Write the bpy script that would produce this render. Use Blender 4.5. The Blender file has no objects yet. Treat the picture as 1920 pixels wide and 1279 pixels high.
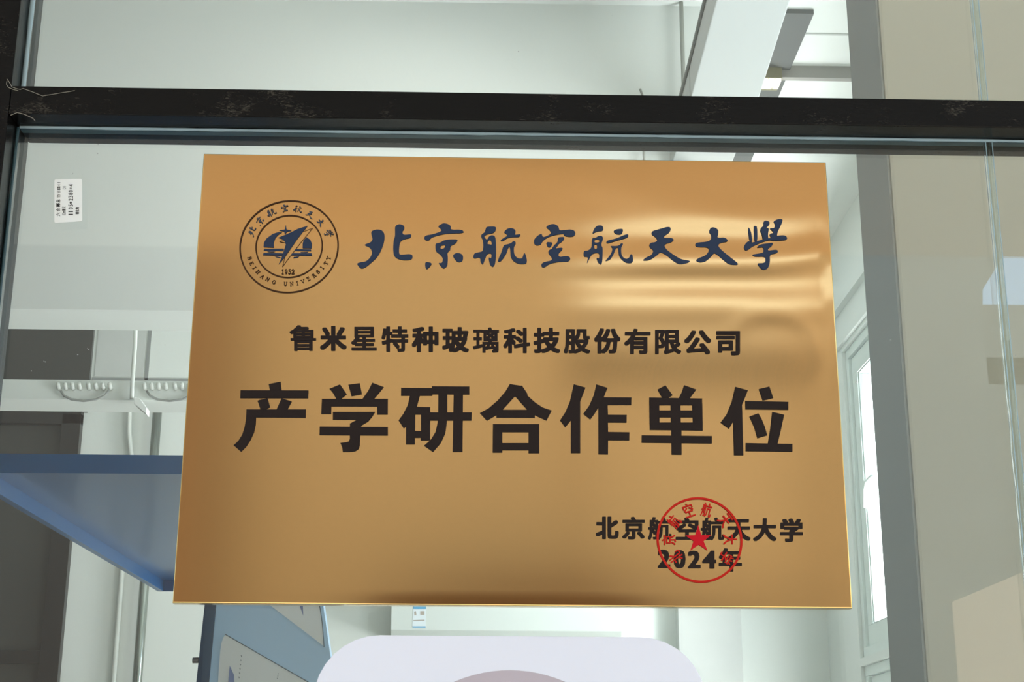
import bpy, bmesh, math, random
from mathutils import Vector, Matrix
from mathutils.geometry import tessellate_polygon
random.seed(7)
S = bpy.context.scene
COL = S.collection
# ------------------------------------------------------------------ camera
W, H, F = 1920.0, 1279.0, 2850.0
CAM = Vector((-0.03603, -1.57518, 1.45544))
RX, RZ, RY = 0.29529, -0.0207, -0.00529
R3 = Matrix.Rotation(RZ, 3, 'Z') @ Matrix.Rotation(RX, 3, 'X') @ Matrix.Rotation(RY, 3, 'Y')
cd = bpy.data.cameras.new('camera')
cam = bpy.data.objects.new('camera', cd)
COL.objects.link(cam)
cd.sensor_width = 36.0
cd.lens = F / W * 36.0
cd.clip_start = 0.01
M4 = (R3 @ Matrix.Rotation(math.pi / 2, 3, 'X')).to_4x4()
M4.translation = CAM
cam.matrix_world = M4
S.camera = cam
# ------------------------------------------------------------------ world, sun, area lights, exposure
SKY = 4.7
wd = bpy.data.worlds.new('sky')
S.world = wd
wd.use_nodes = True
bg = wd.node_tree.nodes['Background']
bg.inputs[0].default_value = (0.50, 0.73, 1.0, 1)
bg.inputs[1].default_value = SKY


def lamp(name, kind, loc, rot, energy, color=(1, 1, 1), sx=1, sy=1):
    l = bpy.data.lights.new(name, kind)
    l.energy = energy
    l.color = color
    if kind == 'AREA':
        l.shape = 'RECTANGLE'
        l.size, l.size_y = sx, sy
    o = bpy.data.objects.new(name, l)
    COL.objects.link(o)
    o.location = loc
    o.rotation_euler = rot
    return o


sun = lamp('sun', 'SUN', (0, -8, 9), (math.radians(8), math.radians(-42), 0), 18.0, (1.0, 0.96, 0.9))
sun.data.angle = math.radians(0.6)
D = math.radians
# area lamps outside the side windows, added to strengthen their daylight
lamp('window_daylight', 'AREA', (2.55, 5.5, 2.4), (0, D(118), 0), 470, (1.0, 0.965, 0.94), 2.6, 1.5)
lamp('window_daylight_near', 'AREA', (2.5, 2.4, 1.8), (0, D(118), 0), 200, (1.0, 0.965, 0.94), 2.2, 1.6)  # fill lamp behind the extra window that is out of view
lamp('ceiling_panel_lamp', 'AREA', (-.3, 2.7, 4.40), (0, 0, 0), 10, (1, .985, .95), .58, .58)  # fill lamp added out of view to brighten the hall front
lamp('ceiling_panel_lamp_right', 'AREA', (1.1, .4, 4.40), (0, 0, 0), 10, (1, .985, .95), .58, .58)  # second added fill lamp, out of view, for the display panel
S.view_settings.view_transform = 'Standard'
S.view_settings.look = 'None'
S.view_settings.gamma = 1
S.view_settings.exposure = 0.0
S.view_settings.use_curve_mapping = False


# ------------------------------------------------------------------ pixel -> place helpers
def ray(px, py):
    return R3 @ Vector(((px - W / 2) / F, 1.0, (H / 2 - py) / F))


def A(px, py, Y):
    d = ray(px, py)
    return CAM + d * ((Y - CAM.y) / d.y)


def AZ(px, py, Z):
    d = ray(px, py)
    return CAM + d * ((Z - CAM.z) / d.z)


def AX(px, py, X):
    d = ray(px, py)
    return CAM + d * ((X - CAM.x) / d.x)


def refl(px, py, Y, Yg=0.015):
    """place on the plane Y (outdoors) whose mirror image in the glass lies at the pixel"""
    p = A(px, py, 2 * Yg - Y)
    return Vector((p.x, Y, p.z))


# ------------------------------------------------------------------ materials
def lin(c):
    return tuple(((v / 255) / 12.92 if v / 255 <= .04045 else ((v / 255 + .055) / 1.055) ** 2.4) for v in c) + (1,)


MATS = {}


def mat(name, rgb, rough=.5, metal=0., var=.06, scale=6., bump=0., bscale=60., spec=.5, aniso=0., stretch=(1, 1, 1), coat=0.):
    if name in MATS:
        return MATS[name]
    m = bpy.data.materials.new(name)
    m.use_nodes = True
    nt = m.node_tree
    N, L = nt.nodes, nt.links
    b = N['Principled BSDF']
    b.inputs['Roughness'].default_value = rough
    b.inputs['Metallic'].default_value = metal
    b.inputs['Specular IOR Level'].default_value = spec
    b.inputs['Anisotropic'].default_value = aniso
    b.inputs['Coat Weight'].default_value = coat
    tc = N.new('ShaderNodeTexCoord')
    mp = N.new('ShaderNodeMapping')
    mp.inputs['Scale'].default_value = stretch
    L.new(tc.outputs['Object'], mp.inputs[0])
    nz = N.new('ShaderNodeTexNoise')
    nz.inputs['Scale'].default_value = scale
    nz.inputs['Detail'].default_value = 4
    L.new(mp.outputs[0], nz.inputs[0])
    mx = N.new('ShaderNodeMix')
    mx.data_type = 'RGBA'
    c = lin(rgb)
    mx.inputs[6].default_value = tuple(v * (1 - var) for v in c[:3]) + (1,)
    mx.inputs[7].default_value = tuple(min(1, v * (1 + var)) for v in c[:3]) + (1,)
    L.new(nz.outputs[0], mx.inputs[0])
    L.new(mx.outputs[2], b.inputs['Base Color'])
    if bump:
        n2 = N.new('ShaderNodeTexNoise')
        n2.inputs['Scale'].default_value = bscale
        n2.inputs['Detail'].default_value = 3
        L.new(mp.outputs[0], n2.inputs[0])
        bp = N.new('ShaderNodeBump')
        bp.inputs['Strength'].default_value = 1
        bp.inputs['Distance'].default_value = bump
        L.new(n2.outputs[0], bp.inputs['Height'])
        L.new(bp.outputs[0], b.inputs['Normal'])
    MATS[name] = m
    return m


def emis(name, rgb, s):
    m = mat(name, rgb)
    b = m.node_tree.nodes['Principled BSDF']
    b.inputs['Emission Color'].default_value = lin(rgb)
    b.inputs['Emission Strength'].default_value = s
    return m


def scuffed(m):
    N, L = m.node_tree.nodes, m.node_tree.links
    b = N['Principled BSDF']
    old = b.inputs['Base Color'].links[0].from_socket
    tc = N.new('ShaderNodeTexCoord')
    mp = N.new('ShaderNodeMapping')
    mp.inputs['Scale'].default_value = (.35, 1, 1)
    mp.inputs['Rotation'].default_value = (0, .4, 0)
    L.new(tc.outputs['Object'], mp.inputs[0])
    n1 = N.new('ShaderNodeTexNoise')
    n1.inputs['Scale'].default_value = 520
    n1.inputs['Detail'].default_value = 3
    n1.inputs['Distortion'].default_value = 1.2
    L.new(mp.outputs[0], n1.inputs[0])
    n2 = N.new('ShaderNodeTexNoise')
    n2.inputs['Scale'].default_value = 22
    L.new(tc.outputs['Object'], n2.inputs[0])
    ad = N.new('ShaderNodeMath')
    ad.operation = 'ADD'
    L.new(n1.outputs[0], ad.inputs[0])
    L.new(n2.outputs[0], ad.inputs[1])
    rp = N.new('ShaderNodeValToRGB')
    rp.color_ramp.elements[0].position = 1.16 / 2
    rp.color_ramp.elements[1].position = 1.42 / 2
    rp.color_ramp.elements[1].color = (.3, .3, .3, 1)
    hf = N.new('ShaderNodeMath')
    hf.operation = 'MULTIPLY'
    hf.inputs[1].default_value = .5
    L.new(ad.outputs[0], hf.inputs[0])
    L.new(hf.outputs[0], rp.inputs[0])
    mx = N.new('ShaderNodeMix')
    mx.data_type = 'RGBA'
    L.new(rp.outputs[0], mx.inputs[0])
    L.new(old, mx.inputs[6])
    mx.inputs[7].default_value = (.20, .17, .13, 1)
    L.new(mx.outputs[2], b.inputs['Base Color'])
    return m


def glass(name, tint, dust=.0, rough=0.0, gloss=1.0):
    m = bpy.data.materials.new(name)
    m.use_nodes = True
    N, L = m.node_tree.nodes, m.node_tree.links
    N.remove(N['Principled BSDF'])
    out = N['Material Output']
    tr = N.new('ShaderNodeBsdfTransparent')
    tr.inputs[0].default_value = tint + (1,)
    gl = N.new('ShaderNodeBsdfGlossy')
    gl.inputs['Roughness'].default_value = rough
    gl.inputs['Color'].default_value = (gloss, gloss, gloss, 1)
    lw = N.new('ShaderNodeLayerWeight')
    lw.inputs[0].default_value = .5
    pw = N.new('ShaderNodeMath')
    pw.operation = 'POWER'
    pw.inputs[1].default_value = 5
    L.new(lw.outputs['Facing'], pw.inputs[0])
    ma = N.new('ShaderNodeMath')
    ma.operation = 'MULTIPLY_ADD'
    ma.inputs[1].default_value = .955
    ma.inputs[2].default_value = .045
    L.new(pw.outputs[0], ma.inputs[0])
    mx = N.new('ShaderNodeMixShader')
    L.new(ma.outputs[0], mx.inputs[0])
    L.new(tr.outputs[0], mx.inputs[1])
    L.new(gl.outputs[0], mx.inputs[2])
    last = mx
    if dust:
        df = N.new('ShaderNodeBsdfDiffuse')
        df.inputs[0].default_value = (.8, .8, .78, 1)
        tc = N.new('ShaderNodeTexCoord')
        nz = N.new('ShaderNodeTexNoise')
        nz.inputs['Scale'].default_value = 190
        nz.inputs['Detail'].default_value = 2
        L.new(tc.outputs['Object'], nz.inputs[0])
        n2 = N.new('ShaderNodeTexNoise')
        n2.inputs['Scale'].default_value = 9
        L.new(tc.outputs['Object'], n2.inputs[0])
        ad = N.new('ShaderNodeMath')
        ad.operation = 'MULTIPLY_ADD'
        ad.inputs[1].default_value = .35
        L.new(n2.outputs[0], ad.inputs[0])
        L.new(nz.outputs[0], ad.inputs[2])
        rp = N.new('ShaderNodeValToRGB')
        rp.color_ramp.elements[0].position = .985
        rp.color_ramp.elements[1].position = 1.06
        rp.color_ramp.elements[1].color = (dust, dust, dust, 1)
        L.new(ad.outputs[0], rp.inputs[0])
        m2 = N.new('ShaderNodeMixShader')
        L.new(rp.outputs[0], m2.inputs[0])
        L.new(mx.outputs[0], m2.inputs[1])
        L.new(df.outputs[0], m2.inputs[2])
        last = m2
    L.new(last.outputs[0], out.inputs[0])
    MATS[name] = m
    return m


white = mat('white_wall_paint', (222, 227, 222), .75, var=.03, scale=1.5, bump=.0006, bscale=35)
ceilm = mat('ceiling_paint', (232, 236, 232), .8, var=.04, scale=2.2, bump=.001, bscale=18)
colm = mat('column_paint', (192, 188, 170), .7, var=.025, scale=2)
greyp = mat('grey_paint', (140, 144, 142), .6, var=.03)
bronze = scuffed(mat('bronze_aluminium', (13, 10, 9), .27, .0, spec=.15, var=.35, scale=30, bump=.00015, bscale=260, stretch=(.6, 1, 1)))
seal = mat('silicone', (170, 190, 196), .18, var=.15, scale=40, bump=.0012, bscale=60, stretch=(.15, 1, .15))
gedge = mat('green_glass_edge', (50, 76, 82), .35, var=.3, scale=30, stretch=(.2, 1, .2))
blue = mat('blue_sheet_metal', (12, 100, 158), .28, .0, var=.05, scale=3, coat=.15)
lblue = mat('light_blue_print', (186, 222, 250), .5, var=.05, scale=4)
dblue = mat('dark_blue_edge', (20, 64, 98), .4)
pvc = mat('white_pvc', (246, 243, 255), .35, var=.015, scale=8)
pinkm = mat('pale_pink_print', (200, 184, 192), .4, var=.02)
acm = mat('white_plastic', (204, 212, 207), .35, var=.015)
upvc = mat('upvc_frame', (215, 225, 220), .35, var=.02)
darkg = mat('dark_film_glass', (58, 61, 58), .3, var=.14, scale=2, spec=.4)
blackf = mat('black_frame', (26, 28, 27), .35, var=.1)
steel = mat('steel_pipe', (150, 158, 152), .22, .85, var=.08)
chrome = mat('grey_metal', (110, 112, 112), .35, .6)
pipew = mat('white_plastic_pipe', (225, 230, 224), .35)
shadow_print = mat('slate_print', (86, 104, 118), .5)
paper = mat('white_label_paper', (244, 243, 240), .6, var=.01)
ink = mat('black_ink', (30, 26, 24), .6, var=.1)
concrete = mat('outdoor_concrete', (176, 170, 160), .85, var=.12, scale=3, bump=.002, bscale=30)
render_ = mat('beige_render', (176, 162, 142), .8, var=.05, scale=1)
porchm = mat('porch_paint', (214, 208, 196), .8, var=.04, scale=1)
slate = mat('grey_cladding', (150, 150, 156), .6, var=.05, scale=1)
pane = glass('clear_glass', (.976, .983, .978), dust=.5)
pane2 = glass('window_glass', (.97, .985, .98))


# ------------------------------------------------------------------ object helpers
def props(o, label=None, cat=None, group=None, kind=None):
    if label: o['label'] = label
    if cat: o['category'] = cat
    if group: o['group'] = group
    if kind: o['kind'] = kind
    return o


def empty(name, loc=(0, 0, 0), **k):
    o = bpy.data.objects.new(name, None)
    o.empty_display_size = .05
    COL.objects.link(o)
    o.location = loc
    return props(o, **k)


def link(name, me, m, parent=None, **k):
    o = bpy.data.objects.new(name, me)
    COL.objects.link(o)
    if m: me.materials.append(m)
    if parent:
        o.parent = parent
        p = parent
        off = Vector((0, 0, 0))
        while p:
            off += p.location
            p = p.parent
        o.location = -off          # meshes are written in world coordinates
    return props(o, **k)


def finish(name, bm, m, parent=None, bevel=0., smooth=False, **k):
    bmesh.ops.recalc_face_normals(bm, faces=bm.faces)
    if bevel:
        bmesh.ops.bevel(bm, geom=[e for e in bm.edges if e.is_manifold and e.calc_face_angle(0) > .5], offset=bevel, segments=2, affect='EDGES', profile=.6)
    me = bpy.data.meshes.new(name)
    bm.to_mesh(me)
    bm.free()
    if smooth:
        for p in me.polygons: p.use_smooth = True
    return link(name, me, m, parent, **k)


def bx(bm, x0, x1, y0, y1, z0, z1):
    vs = [bm.verts.new(p) for p in [(x0, y0, z0), (x1, y0, z0), (x1, y1, z0), (x0, y1, z0), (x0, y0, z1), (x1, y0, z1), (x1, y1, z1), (x0, y1, z1)]]
    for f in ((0, 1, 2, 3), (4, 5, 6, 7), (0, 1, 5, 4), (1, 2, 6, 5), (2, 3, 7, 6), (3, 0, 4, 7)):
        bm.faces.new([vs[i] for i in f])


def box(name, x0, x1, y0, y1, z0, z1, m, parent=None, bevel=0., **k):
    bm = bmesh.new()
    bx(bm, x0, x1, y0, y1, z0, z1)
    return finish(name, bm, m, parent, bevel, **k)


def prism(bm, pts, vec):
    a = [bm.verts.new(p) for p in pts]
    b = [bm.verts.new(Vector(p) + Vector(vec)) for p in pts]
    n = len(pts)
    bm.faces.new(a)
    bm.faces.new(b[::-1])
    for i in range(n):
        bm.faces.new((a[i], a[(i + 1) % n], b[(i + 1) % n], b[i]))


def tube(bm, pts, r, n=12):
    pts = [Vector(p) for p in pts]
    rings = []
    for i, p in enumerate(pts):
        t = (pts[min(i + 1, len(pts) - 1)] - pts[max(i - 1, 0)]).normalized()
        u = t.orthogonal().normalized() if i == 0 else (u - t * u.dot(t)).normalized()
        v = t.cross(u)
        rings.append([bm.verts.new(p + (u * math.cos(a) + v * math.sin(a)) * r) for a in [2 * math.pi * k / n for k in range(n)]])
    for a, b in zip(rings, rings[1:]):
        for k in range(n):
            bm.faces.new((a[k], a[(k + 1) % n], b[(k + 1) % n], b[k]))
    bm.faces.new(rings[0][::-1])
    bm.faces.new(rings[-1])


def nudge(bm):
    """hair's breadth between overlapping strokes of one character"""
    return min(len(bm.faces), 400) * 6e-7


def flat(bm, loops, place):
    """filled outline (first loop) with holes (others); place maps 2-D to 3-D"""
    dy = nudge(bm)
    vs3 = [[Vector(place(*p)) - Vector((0, dy, 0)) for p in lp] for lp in loops]
    tri = tessellate_polygon([[Vector((p[0], p[1], 0)) for p in lp] for lp in loops])
    vv = [bm.verts.new(p) for lp in vs3 for p in lp]
    for t in tri:
        try:
            bm.faces.new([vv[i] for i in t])
        except ValueError:
            pass


def chaikin(p, it=2):
    for _ in range(it):
        q = []
        for a, b in zip(p, p[1:] + p[:1]):
            q += [(a[0] * .78 + b[0] * .22, a[1] * .78 + b[1] * .22), (a[0] * .22 + b[0] * .78, a[1] * .22 + b[1] * .78)]
        p = q
    return p


def lay_finish(name, bm, m, parent, **k):
    for f in bm.faces:
        f.normal_update()
        if f.normal.y > 0: f.normal_flip()
    me = bpy.data.meshes.new(name)
    bm.to_mesh(me)
    bm.free()
    return link(name, me, m, parent, **k)


GL = {}


def glyph(ch):
    """outline faces of one character of the built-in font, scaled to a unit box"""
    if ch in GL: return GL[ch]
    cu = bpy.data.curves.new('g', 'FONT')
    cu.body = ch
    cu.resolution_u = 3
    o = bpy.data.objects.new('g', cu)
    COL.objects.link(o)
    bpy.context.view_layer.update()
    dg = bpy.context.evaluated_depsgraph_get()
    me = bpy.data.meshes.new_from_object(o.evaluated_get(dg))
    vs = [(v.co.x, v.co.y) for v in me.vertices]
    fs = [tuple(p.vertices) for p in me.polygons]
    bpy.data.objects.remove(o)
    bpy.data.curves.remove(cu)
    bpy.data.meshes.remove(me)
    x0, x1 = min(v[0] for v in vs), max(v[0] for v in vs)
    y0, y1 = min(v[1] for v in vs), max(v[1] for v in vs)
    sx, sy = (x1 - x0) or 1, (y1 - y0) or 1
    GL[ch] = ([((v[0] - x0) / sx, (v[1] - y0) / sy) for v in vs], fs)
    return GL[ch]


def put_glyph(bm, ch, place, bold=0., boldy=None, taps=8):
    """place(u,v) with u,v in 0..1 (v up); bold = widening as a fraction of the box"""
    vs, fs = glyph(ch)
    boldy = bold if boldy is None else boldy
    offs = [(0, 0)] + ([(.93, .93), (.93, -.93), (-.93, .93), (-.93, -.93), (1, 0), (-1, 0), (0, 1), (0, -1)][:taps] if bold else [])
    mxx = max(abs(o[0]) for o in offs) or 1
    for ox0, oy0 in offs:
        ox, oy = ox0, oy0
        ox, oy = max(-1, min(1, ox / mxx * 1.0)) * bold, max(-1, min(1, oy / mxx)) * boldy
        k_ = offs.index((ox0, oy0)) * 6e-6
        vv = [bm.verts.new(Vector(place(bold + u * (1 - 2 * bold) + ox, boldy + v * (1 - 2 * boldy) + oy)) - Vector((0, k_, 0))) for u, v in vs]
        for f in fs:
            try: bm.faces.new([vv[i] for i in f])
            except ValueError: pass


# =================================================================== LARGE STRUCTURE
XR, XL, YB, ZC = 1.882, -4.2, 6.84, 4.448
box('floor', XL - .2, XR + .2, .05, YB + .2, -.1, 0, mat('floor_tiles', (190, 188, 180), .35, var=.05), kind='structure')
ceiling = box('ceiling', XL - .2, XR + .2, -.02, YB + .2, ZC, ZC + .15, ceilm, kind='structure')
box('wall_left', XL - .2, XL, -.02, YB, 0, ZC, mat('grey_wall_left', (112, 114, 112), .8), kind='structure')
wback = box('wall_back', XL - .2, XR + .2, YB, YB + .2, 0, ZC, white, kind='structure')
# right wall with window openings
win_main = (4.4, 6.15, 2.16, 3.765)
win_low = (4.4, 6.15, .9, 2.12)
win_added = (1.55, 3.4, .9, 3.6)  # window out of view, added to let more light into the hall
bm = bmesh.new()
zs = [(0, .9), (.9, 2.12), (2.12, 2.16), (2.16, 3.6), (3.6, 3.765), (3.765, ZC)]
ys = [(-.02, 1.55), (1.55, 3.4), (3.4, 4.4), (4.4, 6.15), (6.15, YB)]
for y0, y1 in ys:
    for z0, z1 in zs:
        c = ((y0 + y1) / 2, (z0 + z1) / 2)
        if any(w[0] < c[0] < w[1] and w[2] < c[1] < w[3] for w in (win_main, win_low, win_added)): continue
        bx(bm, XR, XR + .2, y0, y1, z0, z1)
bmesh.ops.remove_doubles(bm, verts=bm.verts, dist=.0005)
wr = finish('wall_right', bm, white, kind='structure')
# ledges running along the head of the right wall
for z0, z1, dx, nm in ((3.98, 4.11, .035, 'wall_ledge'), (3.79, 3.805, .02, 'wall_ledge')):
    box(nm, XR - dx, XR, .9, YB, z0, z1, white, wr)
# pilaster standing behind the front glass
YC = 1.0
xc = A(1693, 640, YC).x
YC2 = YC + .215
box('column', xc, XR, YC, YC2, 0, ZC, colm, wr, bevel=.006, label='beige pilaster with shaded side face behind the glass')
box('column_side', xc - .004, xc, YC + .004, YC2, 0, ZC, mat('column_side_paint', (142, 145, 139), .7, var=.03), wr)  # shade of the left face put into the colour of a thin grey sheet
# bulkhead above the left half of the hall
YK = CAM.y + 5.3
zk = A(200, 581, YK).z
xk = A(1332, 100, YK).x
box('bulkhead', XL, xk, YK, YK + .25, zk, ZC, white, ceiling)
# grey strip, cross beam and seams of the ceiling right of the duct
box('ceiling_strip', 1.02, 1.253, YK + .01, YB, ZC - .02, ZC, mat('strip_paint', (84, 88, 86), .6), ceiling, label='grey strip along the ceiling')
yx = AZ(1560, 124, ZC).y
box('cross_beam', AZ(1452, 122, ZC).x, XR, yx, yx + .03, A(1540, 146, yx).z, ZC, mat('beam_paint', (150, 149, 144), .7), ceiling)
ys_ = AZ(1540, 62, ZC).y
box('ceiling_seam', 1.26, XR, ys_, ys_ + .012, ZC - .004, ZC, mat('seam_grey', (196, 200, 196), .7), ceiling)
added_fill_panel = props(box('led_panel', -.6, 0, 2.4, 3.0, ZC - .036, ZC - .001, mat('lamp_housing', (230, 232, 230), .5)), 'square white ceiling lamp panel left of the air duct', 'lamp')  # unseen housing added for the fill lamp
props(box('led_panel', .8, 1.4, .1, .7, ZC - .036, ZC - .001, mat('lamp_housing', (230, 232, 230), .5)), 'square white ceiling lamp panel in front of the pilaster', 'lamp')  # unseen housing added for the second fill lamp
# wall front (solid part left of the post) and door head
box('wall_front', XL - .2, A(-160, 640, 0).x, -.02, .12, 0, ZC, mat('front_wall', (70, 68, 66), .7), kind='structure')

# =================================================================== SHOP FRONT
G0, G1 = .015, .027                 # glass faces
YF, YI = -.018, .062                # frame faces
xp = A(28, 100, YF).x               # post, right edge of front face
zr1 = A(960, 174.5, YF).z           # rail top
zr0 = A(960, 226, YF).z             # rail bottom
xj = A(1885, 600, G0).x             # butt joint of the panes
front = empty('window_1', (xp, 0, 0), kind='structure')
box('post', xp - .16, xp, YF, YI, 0, ZC, bronze, front, bevel=.0012)
box('rail', xp + .0006, 2.4, YF, YI, zr0, zr1, bronze, front, bevel=.0012)
box('glass_pane', xp + .002, xj - .0035, G0, G1, .03, zr0 - .002, pane, front)
box('glass_pane', xj + .0035, 2.4, G0, G1, .03, zr0 - .002, pane, front)
box('glass_pane', xp + .002, xj - .0035, G0, G1, zr1 + .002, ZC, pane, front)
box('glass_pane', xj + .0035, 2.4, G0, G1, zr1 + .002, ZC, pane, front)
box('bottom_track', xp, 2.4, YF, YI, 0, .03, bronze, front)


def wobble_bead(name, p0, p1, w, d, m, seed):
    """an uneven strip of sealant from p0 to p1"""
    rnd = random.Random(seed)
    p0, p1 = Vector(p0), Vector(p1)
    t = (p1 - p0).normalized()
    s = Vector((0, 1, 0)).cross(t)
    n = max(6, int((p1 - p0).length / .02))
    bm = bmesh.new()
    prev = None
    for i in range(n + 1):
        c = p0.lerp(p1, i / n)
        ww = w * (1 + .35 * (rnd.random() - .5))
        dd = d * (1 + .3 * (rnd.random() - .5))
        ring = [bm.verts.new(c + s * a * ww + Vector((0, b * dd, 0))) for a, b in ((-.5, .5), (-.5, -.2), (-.2, -.5), (.2, -.5), (.5, -.2), (.5, .5))]
        if prev:
            for k in range(6): bm.faces.new((prev[k], prev[(k + 1) % 6], ring[(k + 1) % 6], ring[k]))
        prev = ring
    return finish(name, bm, m, front, smooth=True)


wobble_bead('sealant', (xp + .004, G0 - .0008, zr0 - .0016), (2.35, G0 - .0008, zr0 - .0016), .0032, .003, seal, 1)
wobble_bead('sealant', (xp + .0018, G0 - .0008, .05), (xp + .0018, G0 - .0008, zr0 - .002), .0032, .003, gedge, 2)
wobble_bead('sealant', (xp + .0026, G0 - .0008, zr1 + .001), (xp + .0026, G0 - .0008, ZC - .02), .005, .003, seal, 3)
box('glass_edge', xp + .004, xj - .004, G0 + .001, G1 - .001, zr0 - .0035, zr0 - .0005, gedge, front)
box('glass_edge', xj + .004, 2.35, G0 + .001, G1 - .001, zr0 - .0035, zr0 - .0005, gedge, front)
# dusty cobweb threads where rail and post meet
bm = bmesh.new()
for P in ([(13, 148), (18, 155), (22, 163), (30, 166), (38, 168), (43, 166), (60, 172), (80, 180), (110, 175), (140, 170)], [(20, 216), (32, 211), (45, 214), (62, 222), (66, 227)], [(13, 152), (12, 158), (16, 164), (25, 168), (34, 170)]):
    tube(bm, [A(x, y, YF - .0006) for x, y in P], .00035, 5)
finish('cobweb', bm, mat('dusty_thread', (150, 140, 126), .8), front, kind='stuff')
# clear silicone in the butt joint, uneven, between two thin bright edges
csil = glass('clear_silicone', (.90, .94, .92), rough=.08, gloss=1.0)
for z0, z1, sd in ((.05, zr0 - .003, 5), (zr1 + .003, ZC - .02, 6)):
    wobble_bead('sealant', (xj, G0 + .004, z0), (xj, G0 + .004, z1), .0072, .010, csil, sd)
    wobble_bead('joint_line', (xj - .0036, G0 - .0005, z0), (xj - .0036, G0 - .0005, z1), .0009, .0012, seal, sd + 10)
    wobble_bead('joint_line', (xj + .0036, G0 - .0005, z0), (xj + .0036, G0 - .0005, z1), .0009, .0012, seal, sd + 20)
    wobble_bead('joint_line', (xj - .0022, G1 - .001, z0), (xj - .0022, G1 - .001, z1), .0009, .0012, gedge, sd + 30)

# =================================================================== OUTDOORS (what the glass and the plaque mirror)
box('pavement', -14, 14, -24, -.02, -.1, 0, concrete, kind='structure')
# porch roof over the pavement in front of the shop
pe = refl(1880, 481, -5.7)
porch_z = pe.z
box('porch', -16, 16, -5.7, -.03, porch_z, porch_z + .3, porchm, kind='structure')
# lower building across the yard and a taller one with a sloping eave
lowb = refl(1880, 571, -14)
bld = box('low_building', -20, 20, -20, -14, 0, lowb.z, mat('upper_render', (186, 172, 152), .8, var=.06, scale=.6), label='long low grey building across the yard behind the viewer', cat='building')
box('cladding_band', -20, 20, -14.04, -14, lowb.z - .9, lowb.z - .6, slate, bld)
box('ground_floor', -20, 20, -14.3, -13.95, .01, 3.7, mat('dark_band', (164, 152, 134), .6), bld)  # unseen band, made darker so the lower plaque mirrors a darker tone
box('gate_block', -20, -2.7, -13.4, -13.1, .01, 9.0, mat('brick_brown', (132, 110, 90), .8), label='dark brown block at the far left of the yard behind the viewer', cat='building')  # unseen block, placed to darken what the plaque's left side mirrors
def tower(name, poly, lab):
    bm = bmesh.new()
    pp = [refl(x, y, -13.7) for x, y in poly]
    lo = Vector((0, 0, 0))
    a, b = pp[0], pp[-1]
    pts = [Vector((a.x, -13.7, .01))] + pp + [Vector((b.x, -13.7, .01))]
    prism(bm, pts, (0, -.2, 0))
    return finish(name, bm, render_, label=lab, cat='building')
tower('tall_building', [(1548, 590), (1548, 300), (1960, 300), (1880, 482), (1843, 542), (1843, 590)], 'beige tower with a sloping eave across the yard behind the viewer')
tower('tall_building', [(-2600, 590), (-2600, 300), (1150, 300), (1120, 480), (1060, 590)], 'wide beige block across the yard behind the viewer at left')
bm = bmesh.new()
aw = [refl(x, y, -12.5) for x, y in ((690, 1150), (760, 1124), (860, 1108), (960, 1099), (1050, 1097), (1120, 1104), (1180, 1122), (1215, 1150))]
prism(bm, [Vector((aw[0].x, -12.5, .01))] + aw + [Vector((aw[-1].x, -12.5, .01))], (0, -.5, 0))
finish('gate_canopy', bm, mat('dark_brown_canvas', (84, 62, 44), .8), label='dark brown arched gate across the yard behind the viewer', cat='gate')  # unseen arch, shaped to give the dark curve mirrored along the plaque's bottom
# long side wall running away on the right
box('garden_wall', 4.2, 4.5, -12, -1.5, 0, 3.2, render_, label='long beige side wall behind the viewer at right', cat='wall')

# =================================================================== THE PLAQUE
PW, PH, PZ = .35, .25, 1.9
plaque = empty('plaque', (0, .015, PZ - PH), label='large gold brushed metal plaque with blue and black lettering fixed to the glass', cat='plaque')


def gold_mat():
    m = mat('brushed_gold', (190, 143, 91), .11, 1.0, var=.035, scale=420, aniso=.0, stretch=(.35, 1, 1))
    return m


gold = gold_mat()


def gauss(x, s): return math.exp(-(x / s) ** 2)


#SHEET
def sheet_h(x, z):
    """outward bulge (m) of the thin sheet at plaque coordinates"""
    u, v = (x + PW) / (2 * PW), (z + PH) / (2 * PH)
    v = 1 - v                                   # from the top
    g = max(0, min(1, (u - .38) / .4))
    g = g * g * (3 - 2 * g)
    h = 0
    # ripples that grow towards the right edge
    w = v - .010 * math.sin(5 * u) - .02 * (u - .8) + .9 * max(0, u - .84) ** 2 * (1 if v < .25 else max(0, 1 - (v - .25) / .08))
    h += .00032 * g * gauss(w - .26, .105) * math.cos(2 * math.pi * (w - .245) / .115)
    # slanting swell under the top edge
    d = (v - .06) - .30 * (u - .62)
    h += .00022 * gauss(d, .045) * gauss(u - .72, .25)
    # fold that curls down beside the right edge
    rr = math.hypot((u - .90) / .075, (v - .46) / .10)
    h += .00009 * gauss(rr - 1, .22) * g * max(0, min(1, (u - .86) / .05 + (.46 - v) / .05)) * gauss(v - .42, .16)
    # shallow swell along the bottom
    h += .00012 * gauss(v - 1.0 - .02 * math.cos(8 * (u - .52)), .04) * gauss(u - .52, .22)
    h += .0002 * math.sin(3.0 * u + .4) * math.sin(2.2 * v + .5)
    return h


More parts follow.
